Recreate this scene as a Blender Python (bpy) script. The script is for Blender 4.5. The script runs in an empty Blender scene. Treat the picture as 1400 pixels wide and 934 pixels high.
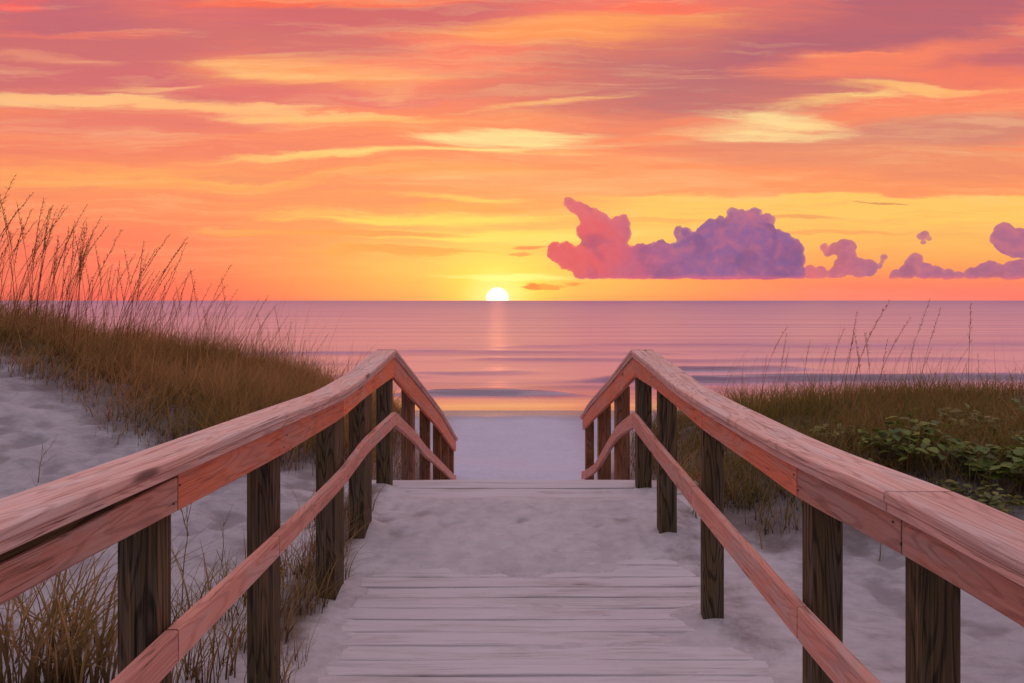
import bpy, bmesh, math, random
import numpy as np
from mathutils import Vector, Matrix, noise as mn

random.seed(7); np.random.seed(7)
scene = bpy.context.scene
col = scene.collection
EYE = 1.49                     # eye height above the datum
F = 1000.0                     # focal length in reference pixels
VX, VY = 702.0, 411.0          # where the straight-ahead horizon point falls

def srgb(r, g, b, a=1.0):
    f = lambda c: (c/255/12.92 if c/255 <= .04045 else ((c/255+.055)/1.055)**2.4)
    return (f(r), f(g), f(b), a)

# ------------------------------------------------------------------ objects
def link(o, parent=None):
    col.objects.link(o)
    if parent is not None:
        o.parent = parent
    return o

def empty(name, loc=(0, 0, 0)):
    o = bpy.data.objects.new(name, None)
    o.empty_display_size = .2
    o.location = loc
    return link(o)

def tag(o, label=None, cat=None, group=None, kind=None):
    if label: o['label'] = label
    if cat: o['category'] = cat
    if group: o['group'] = group
    if kind: o['kind'] = kind
    return o

def mesh_obj(name, verts, faces, mat, parent=None, uvs=None, smooth=False):
    me = bpy.data.meshes.new(name)
    me.from_pydata(verts, [], faces)
    if uvs is not None:
        l = me.uv_layers.new(name='UVMap')
        l.data.foreach_set('uv', np.array(uvs, dtype=np.float32).ravel())
    if smooth:
        me.polygons.foreach_set('use_smooth', [True]*len(me.polygons))
    me.materials.append(mat)
    me.update()
    return link(bpy.data.objects.new(name, me), parent)

# ------------------------------------------------------------------ node helper
class NT:
    def __init__(s, tree):
        s.t = tree; s.n = tree.nodes; s.l = tree.links
        s.n.clear()
    def put(s, sock, v):
        if v is None: return
        if isinstance(v, bpy.types.NodeSocket): s.l.new(v, sock)
        else:
            if sock.type == 'RGBA' and hasattr(v, '__len__') and len(v) == 3: v = tuple(v)+(1,)
            sock.default_value = v
    def math(s, op, a, b=None, c=None, clamp=False):
        n = s.n.new('ShaderNodeMath'); n.operation = op; n.use_clamp = clamp
        for i, v in enumerate((a, b, c)): s.put(n.inputs[i], v)
        return n.outputs[0]
    def vmath(s, op, a, b=None, scale=None):
        n = s.n.new('ShaderNodeVectorMath'); n.operation = op
        s.put(n.inputs[0], a); s.put(n.inputs[1], b)
        if scale is not None: s.put(n.inputs['Scale'], scale)
        return n.outputs['Value'] if op in ('LENGTH', 'DOT_PRODUCT') else n.outputs[0]
    def xyz(s, v):
        n = s.n.new('ShaderNodeSeparateXYZ'); s.put(n.inputs[0], v); return n.outputs
    def comb(s, x, y, z=0.0):
        n = s.n.new('ShaderNodeCombineXYZ')
        for i, v in enumerate((x, y, z)): s.put(n.inputs[i], v)
        return n.outputs[0]
    def mix(s, f, a, b, mode='MIX'):
        n = s.n.new('ShaderNodeMix'); n.data_type = 'RGBA'; n.blend_type = mode
        s.put(n.inputs[0], f); s.put(n.inputs[6], a); s.put(n.inputs[7], b)
        return n.outputs[2]
    def noise(s, v, scale=1, detail=4, rough=.55, dist=0.0, col=False):
        n = s.n.new('ShaderNodeTexNoise')
        s.put(n.inputs['Vector'], v); n.inputs['Scale'].default_value = scale
        n.inputs['Detail'].default_value = detail; n.inputs['Roughness'].default_value = rough
        n.inputs['Distortion'].default_value = dist
        return n.outputs['Color'] if col else n.outputs['Fac']
    def mapping(s, v, loc=(0, 0, 0), rot=(0, 0, 0), scale=(1, 1, 1), kind='POINT'):
        n = s.n.new('ShaderNodeMapping'); n.vector_type = kind
        s.put(n.inputs['Vector'], v); n.inputs['Location'].default_value = loc
        n.inputs['Rotation'].default_value = rot; n.inputs['Scale'].default_value = scale
        return n.outputs[0]
    def ss(s, v, a, b, lo=0.0, hi=1.0, smooth=True):
        n = s.n.new('ShaderNodeMapRange'); n.interpolation_type = 'SMOOTHSTEP' if smooth else 'LINEAR'
        s.put(n.inputs['Value'], v)
        n.inputs['From Min'].default_value = a; n.inputs['From Max'].default_value = b
        n.inputs['To Min'].default_value = lo; n.inputs['To Max'].default_value = hi
        return n.outputs[0]
    def ramp(s, v, stops):
        n = s.n.new('ShaderNodeValToRGB'); s.put(n.inputs[0], v)
        e = n.color_ramp.elements
        while len(e) < len(stops): e.new(.5)
        for el, (p, c) in zip(e, stops):
            el.position = p; el.color = c if len(c) == 4 else tuple(c)+(1,)
        return n.outputs[0]
    def node(s, kind): return s.n.new(kind)
    def bump(s, h, strength=.5, dist=.01, normal=None):
        n = s.n.new('ShaderNodeBump'); s.put(n.inputs['Height'], h)
        n.inputs['Strength'].default_value = strength; n.inputs['Distance'].default_value = dist
        if normal is not None: s.put(n.inputs['Normal'], normal)
        return n.outputs[0]

def material(name):
    m = bpy.data.materials.new(name); m.use_nodes = True
    return m, NT(m.node_tree)

def finish(t, color, rough=.8, normal=None, spec=.3, extra=None):
    p = t.node('ShaderNodeBsdfPrincipled')
    t.put(p.inputs['Base Color'], color); t.put(p.inputs['Roughness'], rough)
    p.inputs['Specular IOR Level'].default_value = spec
    if normal is not None: t.put(p.inputs['Normal'], normal)
    o = t.node('ShaderNodeOutputMaterial')
    out = p.outputs[0]
    if extra is not None: out = extra(p.outputs[0])
    t.l.new(out, o.inputs['Surface'])
    return p

# ------------------------------------------------------------------ camera
cam = bpy.data.cameras.new('camera')
cam.sensor_width = 36; cam.lens = F/1400*36
cam.shift_x = (700-VX)/1400; cam.shift_y = (VY-467)/1400
cam.clip_start = .05; cam.clip_end = 200000
co = link(bpy.data.objects.new('camera', cam))
co.location = (0, 0, EYE); co.rotation_euler = (math.radians(90), 0, 0)
scene.camera = co
scene.view_settings.view_transform = 'Standard'
scene.view_settings.look = 'None'
scene.view_settings.exposure = 0
scene.cycles.max_bounces = 6
scene.cycles.diffuse_bounces = 3
scene.cycles.transparent_max_bounces = 12
scene.cycles.caustics_reflective = False
scene.cycles.sample_clamp_indirect = 4

# ------------------------------------------------------------------ sky
SUN_U, SUN_EL = (680-VX)/F, math.radians(1.2)
w = bpy.data.worlds.new('World'); scene.world = w; w.use_nodes = True
t = NT(w.node_tree)
tc = t.node('ShaderNodeTexCoord')
dx, dy, dz = t.xyz(tc.outputs['Generated'])[:3]
dys = t.math('MAXIMUM', dy, .12)
u = t.math('DIVIDE', dx, dys); v = t.math('DIVIDE', dz, dys)
uv = t.comb(u, v)
# wind-drawn cloud texture: noise stretched along the horizon, tighter towards it
n1 = t.noise(t.mapping(uv, scale=(2.2, 13, 1)), 1.0, 6, .6, .6, col=True)
off = t.vmath('MULTIPLY', t.vmath('SUBTRACT', n1, (.5, .5, .5)), (.26, .052, 0))
n1b = t.noise(t.mapping(uv, scale=(9, 60, 1), loc=(3, 1, 0)), 1.0, 5, .6, .3, col=True)
off2 = t.vmath('MULTIPLY', t.vmath('SUBTRACT', n1b, (.5, .5, .5)), (.07, .012, 0))
wv = t.vmath('ADD', t.vmath('ADD', uv, off), off2)
fine = t.noise(t.mapping(wv, loc=(7, 3, 0), rot=(0, 0, .03), scale=(3.0, 42, 1)), 1.0, 7, .62, .2)
mid = t.noise(t.mapping(wv, loc=(1, 9, 0), rot=(0, 0, .05), scale=(1.6, 15, 1)), 1.0, 5, .55, .2)

c = t.ramp(t.math('MULTIPLY', v, 1.0, clamp=True), [
    (0.0, srgb(248, 112, 96)), (.012, srgb(252, 128, 92)), (.05, srgb(253, 150, 92)), (.11, srgb(254, 154, 92)),
    (.20, srgb(251, 142, 94)), (.30, srgb(248, 130, 98)), (.40, srgb(242, 118, 98)), (.52, srgb(205, 110, 120)),
    (.75, srgb(170, 130, 165)), (1.0, srgb(165, 140, 185))])
# rosier to the left and low on the right
rose = t.math('MULTIPLY', t.ss(u, -.18, -.62), t.ss(v, .19, .02))
c = t.mix(t.math('MULTIPLY', rose, .75), c, srgb(246, 108, 94))
rr = t.math('MULTIPLY', t.ss(u, .12, .5), t.ss(v, .05, .0))
c = t.mix(t.math('MULTIPLY', rr, .85), c, srgb(252, 126, 112))

def blob(c, x, y, rx, ry, rot, colr, k, edge=.55, nz=.5, warp=True, soft=.5):
    """one streak of cloud or clear sky: centre and size as direction tangents (thousandths), tilt in degrees"""
    m = t.mapping(wv if warp else uv, loc=((x-VX)/F, (VY-y)/F, 0), rot=(0, 0, math.radians(rot)),
                  scale=(rx/F, ry/F, 1), kind='TEXTURE')
    d = t.vmath('LENGTH', m)
    g = t.math('SUBTRACT', 1.0, d)
    if nz: g = t.math('ADD', g, t.math('MULTIPLY', t.math('SUBTRACT', fine, .5), nz*2.2))
    f = t.ss(g, -.25*soft, edge, 0, k)
    return t.mix(f, c, srgb(*colr))

# glow round the sun, wide then tight
c = blob(c, 700, 395, 470, 150, 0, (255, 184, 94), .75, 1.0, 0, False, 0)
c = blob(c, 690, 345, 290, 90, 0, (255, 204, 106), .62, .9, .12, False, 0)
c = blob(c, 682, 395, 120, 80, 0, (255, 224, 92), .85, 1.0, 0, False, 0)
c = t.mix(t.math('MULTIPLY', rose, .7), c, srgb(248, 106, 92))
c = blob(c, 680, 405, 62, 50, 0, (255, 240, 150), .9, 1.0, 0, False, 0)
# clear yellow band under the flat cloud base on the right
band = t.math('MULTIPLY', t.ss(t.xyz(wv)[1], .1485, .1425), t.ss(v, .02, .115))
band = t.math('MULTIPLY', band, t.ss(u, .02, .22))
c = t.mix(t.math('MULTIPLY', band, .8), c, srgb(255, 204, 98))
# dusky purple decks
D = [(90, 62, 330, 100, 0, (202, 104, 108), .9), (250, 112, 300, 30, -4, (212, 106, 108), .85),
     (60, 20, 150, 40, 0, (192, 98, 112), .7), (420, 62, 200, 26, -4, (208, 108, 106), .85), (340, 15, 170, 22, -6, (205, 100, 112), .6),
     (540, 8, 240, 48, 0, (206, 100, 104), .9), (480, 126, 260, 17, -2, (232, 116, 106), .8),
     (190, 168, 300, 24, 0, (232, 120, 104), .85), (150, 200, 380, 22, 0, (240, 124, 98), .7), (980, 85, 380, 85, 8, (188, 104, 106), .95),
     (820, 95, 260, 50, 6, (226, 118, 98), .6), (1000, 110, 260, 60, 0, (186, 108, 110), .7),
     (1220, 30, 330, 62, 14, (180, 96, 110), .95), (1370, 80, 150, 35, 5, (190, 98, 110), .85), (1290, 178, 320, 26, 2, (212, 132, 112), .9),
     (1120, 205, 300, 24, 0, (232, 140, 104), .8), (1320, 222, 260, 30, 0, (236, 140, 102), .7),
     (600, 235, 240, 12, 0, (255, 158, 88), .7)]
for q in D: c = blob(c, *q[:5], q[5], q[6], .6, .6)
# warm breaks
W = [(800, 38, 240, 30, 3, (255, 156, 84), .85), (1190, 86, 210, 28, 6, (255, 132, 92), .9), (1330, 100, 150, 20, -3, (255, 126, 86), .7),
     (430, 4, 260, 8, 0, (255, 108, 72), .8), (20, 4, 60, 10, 0, (255, 100, 92), .8), (420, 100, 230, 26, -4, (255, 164, 96), .8),
     (180, 245, 300, 22, 0, (255, 168, 92), .75), (600, 165, 230, 18, 0, (255, 150, 92), .6), (880, 10, 130, 9, 0, (255, 112, 84), .8),
     (60, 45, 190, 6, 0, (232, 116, 100), .8)]
for q in W: c = blob(c, *q[:5], q[5], q[6], .7, .7)
# pale yellow gaps
Y = [(90, 134, 260, 13, -1, (255, 196, 130), .95), (330, 144, 300, 9, -3, (255, 184, 116), .95), (30, 78, 120, 12, -3, (238, 150, 116), .7), (480, 158, 150, 8, 0, (255, 190, 108), .9),
     (360, 96, 120, 17, -7, (255, 190, 118), .95), (460, 212, 200, 8, 1, (255, 206, 116), .9), (600, 209, 230, 9, 0, (255, 214, 124), .95), (690, 188, 140, 14, 0, (255, 228, 150), 1.0),
     (760, 202, 180, 8, 3, (255, 224, 146), .9), (750, 143, 130, 6, 3, (255, 196, 118), .9), (1060, 166, 150, 19, 1, (255, 222, 150), 1.0),
     (1150, 134, 140, 10, 4, (255, 206, 126), .95), (1230, 120, 200, 8, -1, (255, 190, 112), .9), (560, 298, 270, 11, -1, (255, 218, 98), .9),
     (640, 322, 210, 14, 0, (255, 224, 100), .8), (650, 272, 110, 5, -2, (255, 210, 98), .8), (200, 118, 120, 5, 0, (255, 190, 120), .6),
     (1380, 164, 80, 5, 0, (240, 170, 130), .7), (680, 377, 90, 6, 0, (255, 244, 150), .8), (330, 245, 90, 5, 0, (255, 178, 96), .6)]
for q in Y: c = blob(c, *q[:5], q[5], q[6]*.85, .85, 1.2)
# thin darker bars low down
B = [(530, 347, 150, 5, -1, (246, 158, 82), .9), (470, 320, 200, 7, 0, (252, 156, 84), .9), (660, 283, 90, 7, -4, (252, 160, 84), .8), (715, 342, 30, 5, 0, (222, 126, 84), .9),
     (712, 352, 20, 3, 0, (228, 136, 84), .8), (717, 388, 16, 4, 0, (214, 104, 70), .9), (745, 388, 22, 4, 0, (226, 124, 74), .8), (1175, 278, 45, 2.5, 0, (214, 140, 90), .9),
     (1080, 297, 60, 4, 0, (240, 158, 90), .7), (1130, 319, 110, 4, 0, (246, 160, 90), .7), (870, 300, 90, 5, 0, (250, 172, 92), .7)]
for q in B: c = blob(c, *q[:5], q[5], q[6], .4, .45)
# overall streaky variation
st = t.math('MULTIPLY', t.math('SUBTRACT', mid, .5), t.ss(v, .0, .2, .25, 1.0))
st2 = t.math('MULTIPLY', t.math('SUBTRACT', fine, .5), t.ss(v, .0, .2, .3, 1.0))
fib = t.noise(t.mapping(wv, loc=(2, 5, 0), rot=(0, 0, -.04), scale=(7, 130, 1)), 1.0, 6, .65, .3)
st3 = t.math('MULTIPLY', t.math('SUBTRACT', fib, .5), t.ss(v, .0, .15, .15, 1.0))
sm = t.math('ADD', t.math('MULTIPLY', st, 1.5), t.math('ADD', t.math('MULTIPLY', st2, 1.3), t.math('MULTIPLY', st3, .9)))
c = t.mix(t.math('MULTIPLY', t.math('MAXIMUM', sm, 0.0), .9, clamp=True), c, srgb(255, 200, 138))
c = t.mix(t.math('MULTIPLY', t.math('MAXIMUM', t.math('MULTIPLY', sm, -1.0), 0.0), .75, clamp=True), c, srgb(204, 100, 100))
# the rest of the dome: lilac overhead, dim mauve in the east
zc = t.math('MULTIPLY', dz, 1.0, clamp=True)
hem = t.ramp(zc, [(0, (.06, .042, .065, 1)), (.35, (.25, .20, .26, 1)), (1, (.86, .77, .90, 1))])
side = t.ramp(zc, [(0, (.82, .37, .30, 1)), (.35, (.76, .43, .40, 1)), (.75, (.74, .60, .70, 1)), (1, (.86, .77, .90, 1))])
hem = t.mix(t.ss(dy, -.35, .4), hem, side)
f = t.math('MULTIPLY', t.ss(dy, .12, .5), t.ss(v, 1.1, .5))
c = t.mix(f, hem, c)
# below the horizon: dim mauve
c = t.mix(t.ss(dz, .0, -.02), c, (.16, .10, .13, 1))
sky = t.node('ShaderNodeTexSky'); sky.sky_type = 'NISHITA'; sky.sun_disc = False
sky.sun_elevation = SUN_EL; sky.sun_rotation = math.atan(SUN_U)
sk = t.vmath('SCALE', sky.outputs[0], scale=.015)
c = t.vmath('ADD', c, sk)
bg = t.node('ShaderNodeBackground'); t.put(bg.inputs[0], c); bg.inputs[1].default_value = 1.0
o = t.node('ShaderNodeOutputWorld'); t.l.new(bg.outputs[0], o.inputs[0])
w.cycles.sampling_method = 'MANUAL'; w.cycles.sample_map_resolution = 512

sun = bpy.data.lights.new('sun_light', 'SUN')
sun.energy = .012; sun.angle = math.radians(1.2); sun.color = (1.0, .34, .12)
so = link(bpy.data.objects.new('sun_light', sun))
so.rotation_euler = Vector((-SUN_U, -1, -math.tan(math.radians(2.2)))).to_track_quat('-Z', 'Y').to_euler()

# ------------------------------------------------------------------ heights
SEA = -2.30
def ss(x, a, b):
    q = np.clip((x-a)/(b-a), 0, 1); return q*q*(3-2*q)
def fbm(X, Yv, s, oct=4, seed=0.0):
    out = np.zeros(X.shape); a = 1.0; tot = 0
    rng = np.random.RandomState(int(seed*10)+3)
    for k in range(oct):
        for j in range(3):
            an = rng.rand()*6.283; ph = rng.rand()*6.283; fr = s*(2**k)*(0.7+.6*rng.rand())*2.2
            ph2 = rng.rand()*6.283
            out += a/3*np.sin(fr*(X*math.cos(an)+Yv*math.sin(an))+ph+1.5*np.sin(fr*.6*(X*math.sin(an)-Yv*math.cos(an))+ph2))
        tot += a; a *= .55
    return out/tot
def deck_z(Y):
    return np.interp(Y, [-5, 4.7, 5.9, 6.45, 13.3, 14], [-.28, -.28, -.11, -.085, -2.13, -2.13])
POSTS = [(-1.10, 2.17), (-1.10, 3.2), (-1.10, 4.37), (-1.10, 5.23), (-1.10, 6.2), (1.10, 1.9), (1.10, 2.58), (1.10, 4.03), (1.10, 5.25), (1.10, 6.18)]
def ground(X, Y):
    X = np.asarray(X, float); Y = np.asarray(Y, float)
    a = np.abs(X)
    CL = np.interp(a, [0, 1.3, 2, 2.7, 4, 5.4, 6.5, 9, 14, 30, 200], [-.35, -.30, -.02, .24, .52, .80, 1.04, 1.3, 1.55, 1.6, 1.6])
    CR = np.interp(a, [0, 1.3, 1.8, 2.4, 3.5, 6, 10, 20, 200], [-.35, -.33, -.17, .03, .18, .23, .42, .9, 1.2])
    left = X < 0
    base = -.29 + .10*ss(a, 2.2, 6)
    tl = ss(Y, 4.3, 8.6); tr = ss(Y, 4.3, 6.7)
    lw = ss(X, 1.1, -1.1)
    h = lw*(base+(CL-base)*tl)+(1-lw)*(base+(CR-base)*tr)
    # bumps
    n = fbm(X, Y, .9, 4, 1.0)*.11 + fbm(X, Y, 3.0, 4, 2.0)*.045 - .06*np.abs(fbm(X, Y, 2.2, 3, 12.0)) - .05*np.clip(fbm(X, Y, 4.3, 2, 13.0)-.25, 0, 1)
    h = h + n*ss(a, 1.25, 2.4)*(.45+.55*ss(Y, 3, 6))
    # fall to the beach behind the dunes
    fall = lw*ss(Y, 10.3, 17.0)+(1-lw)*ss(Y, 9.0, 16.5)
    beach = np.interp(Y, [0, 12, 17, 25, 32, 60], [-1.9, -2.08, -2.13, -2.285, -2.75, -4.5])
    beach = beach + .018*fbm(X, Y*1.0, .8, 4, 4.0) * ss(Y, 25, 20)
    h = h*(1-fall)+beach*fall
    # sand either side of the walk follows the ramp down
    dz_ = deck_z(Y)
    ramp = dz_-.10
    wv_ = ss(a, 1.75, 1.2)*ss(Y, 16.5, 13.0)
    pastapex = ss(Y, 6.4, 7.4)
    h = h*(1-wv_*pastapex)+(np.maximum(ramp, -2.2))*wv_*pastapex
    # under and over the planks
    q = .009*fbm(X*.3, Y*3.2, 2.2, 4, 5.0) + .008*fbm(X, Y, 2.0, 3, 6.0)
    lo = -.0075 + q                                   # thin drift lying on the boards
    edge = np.where(left, ss(a, .80, 1.22), ss(a, 1.05, 1.5))
    edge = np.clip(edge + .28*fbm(X, Y, 1.6, 3, 7.0)*ss(a, .5, .9), 0, 1)
    heap = ss(Y+.12*fbm(X, Y*0+3, 1.5, 3, 14.0), 4.5, 5.2)*ss(Y, 6.02, 5.8)
    foot = fbm(X*1.0, Y*1.2, 4.6, 3, 9.0)
    over = dz_ + lo*(1-heap)+heap*(.021+.022*foot-.055*np.clip(foot-.10, 0, 1)) + edge*(.035+.02*fbm(X, Y, 2.6, 3, 8.0))
    inside = ss(a, 1.9, 1.15)*ss(Y, 6.75, 6.45)
    h = h*(1-inside)+over*inside
    for px_, py_ in POSTS:
        h = h + .05*np.exp(-(((X-px_)/.13)**2+((Y-py_-.05)/.15)**2))
    end = (a < 1.45)*ss(Y, 6.12, 6.30)*ss(Y, 6.9, 6.5)
    h = h - .10*end*ss(a, 1.45, 1.1)
    return h

def grid_lines(spec):
    out = []
    for a, b, s in spec:
        n = max(1, int(round((b-a)/s)))
        out += [a+(b-a)*i/n for i in range(n)]
    out.append(spec[-1][1])
    return np.array(out)

# ------------------------------------------------------------------ sand material
def sand_material():
    m, t = material('pale quartz sand')
    g = t.node('ShaderNodeNewGeometry'); P = g.outputs['Position']
    X_, Y_, Z_ = t.xyz(P)[:3]
    big = t.noise(P, .9, 4, .5); fi = t.noise(P, 9, 5, .6); gr = t.noise(P, 320, 2, .6)
    rip = t.noise(t.mapping(P, scale=(1.2, 14, 4)), 1.0, 5, .6, .5)
    c = t.mix(big, srgb(186, 178, 182), srgb(216, 209, 212))
    c = t.mix(t.ss(fi, .35, .7, 0, .35), c, srgb(150, 140, 142))
    c = t.mix(t.ss(gr, .3, .75, 0, .22), c, srgb(228, 222, 220))
    # dark wind-blown litter
    lit = t.noise(t.mapping(P, scale=(1, 2.2, 1)), 24, 4, .7)
    c = t.mix(t.math('MULTIPLY', t.ss(lit, .66, .78, 0, .55), t.ss(Z_, -2.1, -1.5)), c, srgb(96, 78, 74))
    at = t.node('ShaderNodeAttribute'); at.attribute_name = 'litter_shade'
    lv = t.math('ADD', at.outputs['Fac'], t.math('MULTIPLY', t.math('SUBTRACT', t.noise(P, 5, 5, .7), .5), .9))
    c = t.mix(t.math('MULTIPLY', t.ss(lv, .22, .8, 0, .92), t.ss(at.outputs['Fac'], .02, .2)), c, t.mix(fi, srgb(70, 54, 44), srgb(110, 88, 70)))  # plant litter and the shade under the grass, both put into the colour
    hol = t.node('ShaderNodeAttribute'); hol.attribute_name = 'hollow_shade'
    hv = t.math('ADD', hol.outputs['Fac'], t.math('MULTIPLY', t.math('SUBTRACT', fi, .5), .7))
    c = t.mix(t.ss(hv, .12, .8, 0, .62), c, srgb(128, 114, 112))  # shade in the hollows painted as darker sand
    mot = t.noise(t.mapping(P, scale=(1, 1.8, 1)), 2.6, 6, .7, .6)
    c = t.mix(t.math('MULTIPLY', t.ss(mot, .48, .66, 0, .5), t.ss(t.math('ABSOLUTE', X_), .9, 1.9, .35, 1.0)), c, srgb(146, 134, 136))  # grey mottling painted in for smudgy shadows on the slopes
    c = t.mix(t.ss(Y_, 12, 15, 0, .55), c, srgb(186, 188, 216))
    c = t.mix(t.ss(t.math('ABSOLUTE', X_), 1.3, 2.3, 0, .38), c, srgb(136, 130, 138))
    # damp strip by the water
    wet = t.ss(t.math('ADD', Z_, t.math('MULTIPLY', t.math('SUBTRACT', big, .5), .02)), -2.235, -2.275)
    c = t.mix(t.math('MULTIPLY', wet, .6), c, srgb(120, 104, 112))
    h = t.math('ADD', t.math('MULTIPLY', fi, .6), t.math('MULTIPLY', gr, .10))
    h = t.math('ADD', h, t.math('MULTIPLY', rip, .55))
    nb = t.bump(h, .8, .05)
    rough = t.ss(wet, 0, 1, .95, .22)
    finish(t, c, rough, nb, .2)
    return m
M_SAND = sand_material()


xs = grid_lines([(-220, -60, 20), (-60, -20, 2), (-20, -9, .3), (-9, -1.9, .07), (-1.9, 1.9, .033), (1.9, 8, .07), (8, 20, .3), (20, 60, 2), (60, 220, 20)])
ys = grid_lines([(-40, -4, 3), (-4, 2.6, .3), (2.6, 6.8, .034), (6.8, 11.5, .07), (11.5, 18, .2), (18, 28, .4), (28, 60, 4)])
XX, YY = np.meshgrid(xs, ys)
ZZ = ground(XX, YY)
nx, ny = len(xs), len(ys)
V = np.stack([XX, YY, ZZ], -1).reshape(-1, 3)
idx = np.arange(nx*ny).reshape(ny, nx)
Fq = np.stack([idx[:-1, :-1], idx[:-1, 1:], idx[1:, 1:], idx[1:, :-1]], -1).reshape(-1, 4)
def np_mesh(name, V, Fq, mat, parent=None, smooth=True, uv=None):
    me = bpy.data.meshes.new(name)
    k = Fq.shape[1]
    me.vertices.add(len(V)); me.vertices.foreach_set('co', V.astype(np.float32).ravel())
    me.loops.add(Fq.size); me.loops.foreach_set('vertex_index', Fq.astype(np.int32).ravel())
    me.polygons.add(len(Fq)); me.polygons.foreach_set('loop_start', np.arange(0, Fq.size, k, dtype=np.int32))
    me.polygons.foreach_set('loop_total', np.full(len(Fq), k, np.int32))
    me.polygons.foreach_set('use_smooth', np.full(len(Fq), smooth))
    if uv is not None:
        l = me.uv_layers.new(name='UVMap'); l.data.foreach_set('uv', uv[Fq.ravel()].astype(np.float32).ravel())
    me.materials.append(mat); me.update(calc_edges=True); me.validate()
    return link(bpy.data.objects.new(name, me), parent)
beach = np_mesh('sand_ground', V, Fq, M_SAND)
def litter_shade(X, Y):
    acc = np.zeros(X.shape)
    k = (Y > 3.8) & (Y < 12) & (np.abs(X) < 13) & (np.abs(X) > 1.0)
    for ox, oy in ((0, 0), (0, .35), (.1, .7), (0, 1.0)):
        for sgn, fn in ((-1, dl), (1, dr)):
            m_ = k & (X*sgn > 0); acc[m_] += fn(X[m_]+ox, Y[m_]+oy)/4
    walk = np.exp(-((np.abs(X)-1.25)/.22)**2)*ss(Y, 3.2, 3.8)*ss(Y, 6.6, 6)*np.where(X < 0, .75, .42)  # strip beside the posts: some litter, some painted shade
    return np.clip(acc*1.25+walk, 0, 1)
att = beach.data.attributes.new('litter_shade', 'FLOAT', 'POINT')
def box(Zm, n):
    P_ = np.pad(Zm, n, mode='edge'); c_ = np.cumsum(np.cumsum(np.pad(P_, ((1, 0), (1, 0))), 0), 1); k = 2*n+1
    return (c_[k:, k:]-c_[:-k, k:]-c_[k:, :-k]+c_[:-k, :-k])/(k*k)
hol = np.clip((box(box(ZZ, 4), 3)-ZZ)/.022, 0, 1)*((YY > 3) & (YY < 12) & (np.abs(XX) < 8))  # mask for the painted shade: how far the sand dips below its blurred height
ha = beach.data.attributes.new('hollow_shade', 'FLOAT', 'POINT'); ha.data.foreach_set('value', hol.ravel().astype(np.float32))
LATE = lambda: att.data.foreach_set('value', litter_shade(XX.ravel(), YY.ravel()).astype(np.float32))
tag(beach, 'pale lilac sand of the dunes and the flat beach beyond the walkway', 'sand', kind='structure')

# ------------------------------------------------------------------ sea
def sea_material():
    m, t = material('dusk sea water')
    g = t.node('ShaderNodeNewGeometry'); P = g.outputs['Position']
    X_, Y_, Z_ = t.xyz(P)[:3]
    a = t.noise(t.mapping(P, scale=(.16, .9, 1)), 1.0, 5, .6, .4)
    b = t.noise(t.mapping(P, scale=(.9, 4.5, 1), loc=(5, 2, 0)), 1.0, 4, .6, .3)
    far = t.noise(t.mapping(P, scale=(.018, .045, 1)), 1.0, 5, .6, .4)
    foam = t.ss(a, .56, .72, 0, .5)
    h = t.math('ADD', t.math('MULTIPLY', a, .5), t.math('MULTIPLY', b, .10))
    h = t.math('ADD', h, t.math('MULTIPLY', far, 2.2))
    nb = t.bump(t.math('MULTIPLY', h, t.ss(Y_, 26.5, 31, .12, 1.0)), .55, .25)
    p = t.node('ShaderNodeBsdfPrincipled')
    bc = t.mix(t.ss(Y_, 26, 60), srgb(110, 88, 106), srgb(92, 76, 112))
    t.put(p.inputs['Base Color'], bc)
    t.put(p.inputs['Roughness'], t.ss(Y_, 26, 200, .24, .38))
    p.inputs['IOR'].default_value = 1.33
    t.put(p.inputs['Normal'], nb)
    gl = t.node('ShaderNodeBsdfGlossy'); t.put(gl.inputs['Roughness'], t.ss(Y_, 26, 34, .2, .38))
    t.put(gl.inputs['Color'], t.mix(t.ss(t.noise(t.mapping(P, scale=(.012, .20, 1), loc=(4, 4, 0)), 1.0, 5, .65, .3), .42, .66, 0, .55), t.mix(t.ss(t.math('LOGARITHM', Y_, 10.0), 1.7, 3.4), t.mix(t.ss(Y_, 27, 31), srgb(255, 255, 255), srgb(246, 222, 230)), srgb(204, 188, 222)), srgb(196, 178, 214)))
    t.put(gl.inputs['Normal'], nb)
    mx = t.node('ShaderNodeMixShader'); lw = t.node('ShaderNodeLayerWeight'); lw.inputs[0].default_value = .5; t.put(mx.inputs[0], t.ss(lw.outputs['Facing'], .55, .93, .12, .88))
    t.l.new(p.outputs[0], mx.inputs[1]); t.l.new(gl.outputs[0], mx.inputs[2])
    o = t.node('ShaderNodeOutputMaterial'); t.l.new(mx.outputs[0], o.inputs[0])
    return m
ysea = [23.0]
while ysea[-1] < 70: ysea.append(ysea[-1]+.22)
while ysea[-1] < 90000: ysea.append(ysea[-1]*1.12)
ysea = np.array(ysea)
sxs = np.concatenate([-np.geomspace(90000, 70, 24), np.arange(-66, 67, 1.5), np.geomspace(70, 90000, 24)])
SX, SY = np.meshgrid(sxs, ysea)
SZ = np.full(SX.shape, SEA)
def ridge(Y, c, wdt): return np.exp(-((Y-c)/wdt)**2)
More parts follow.
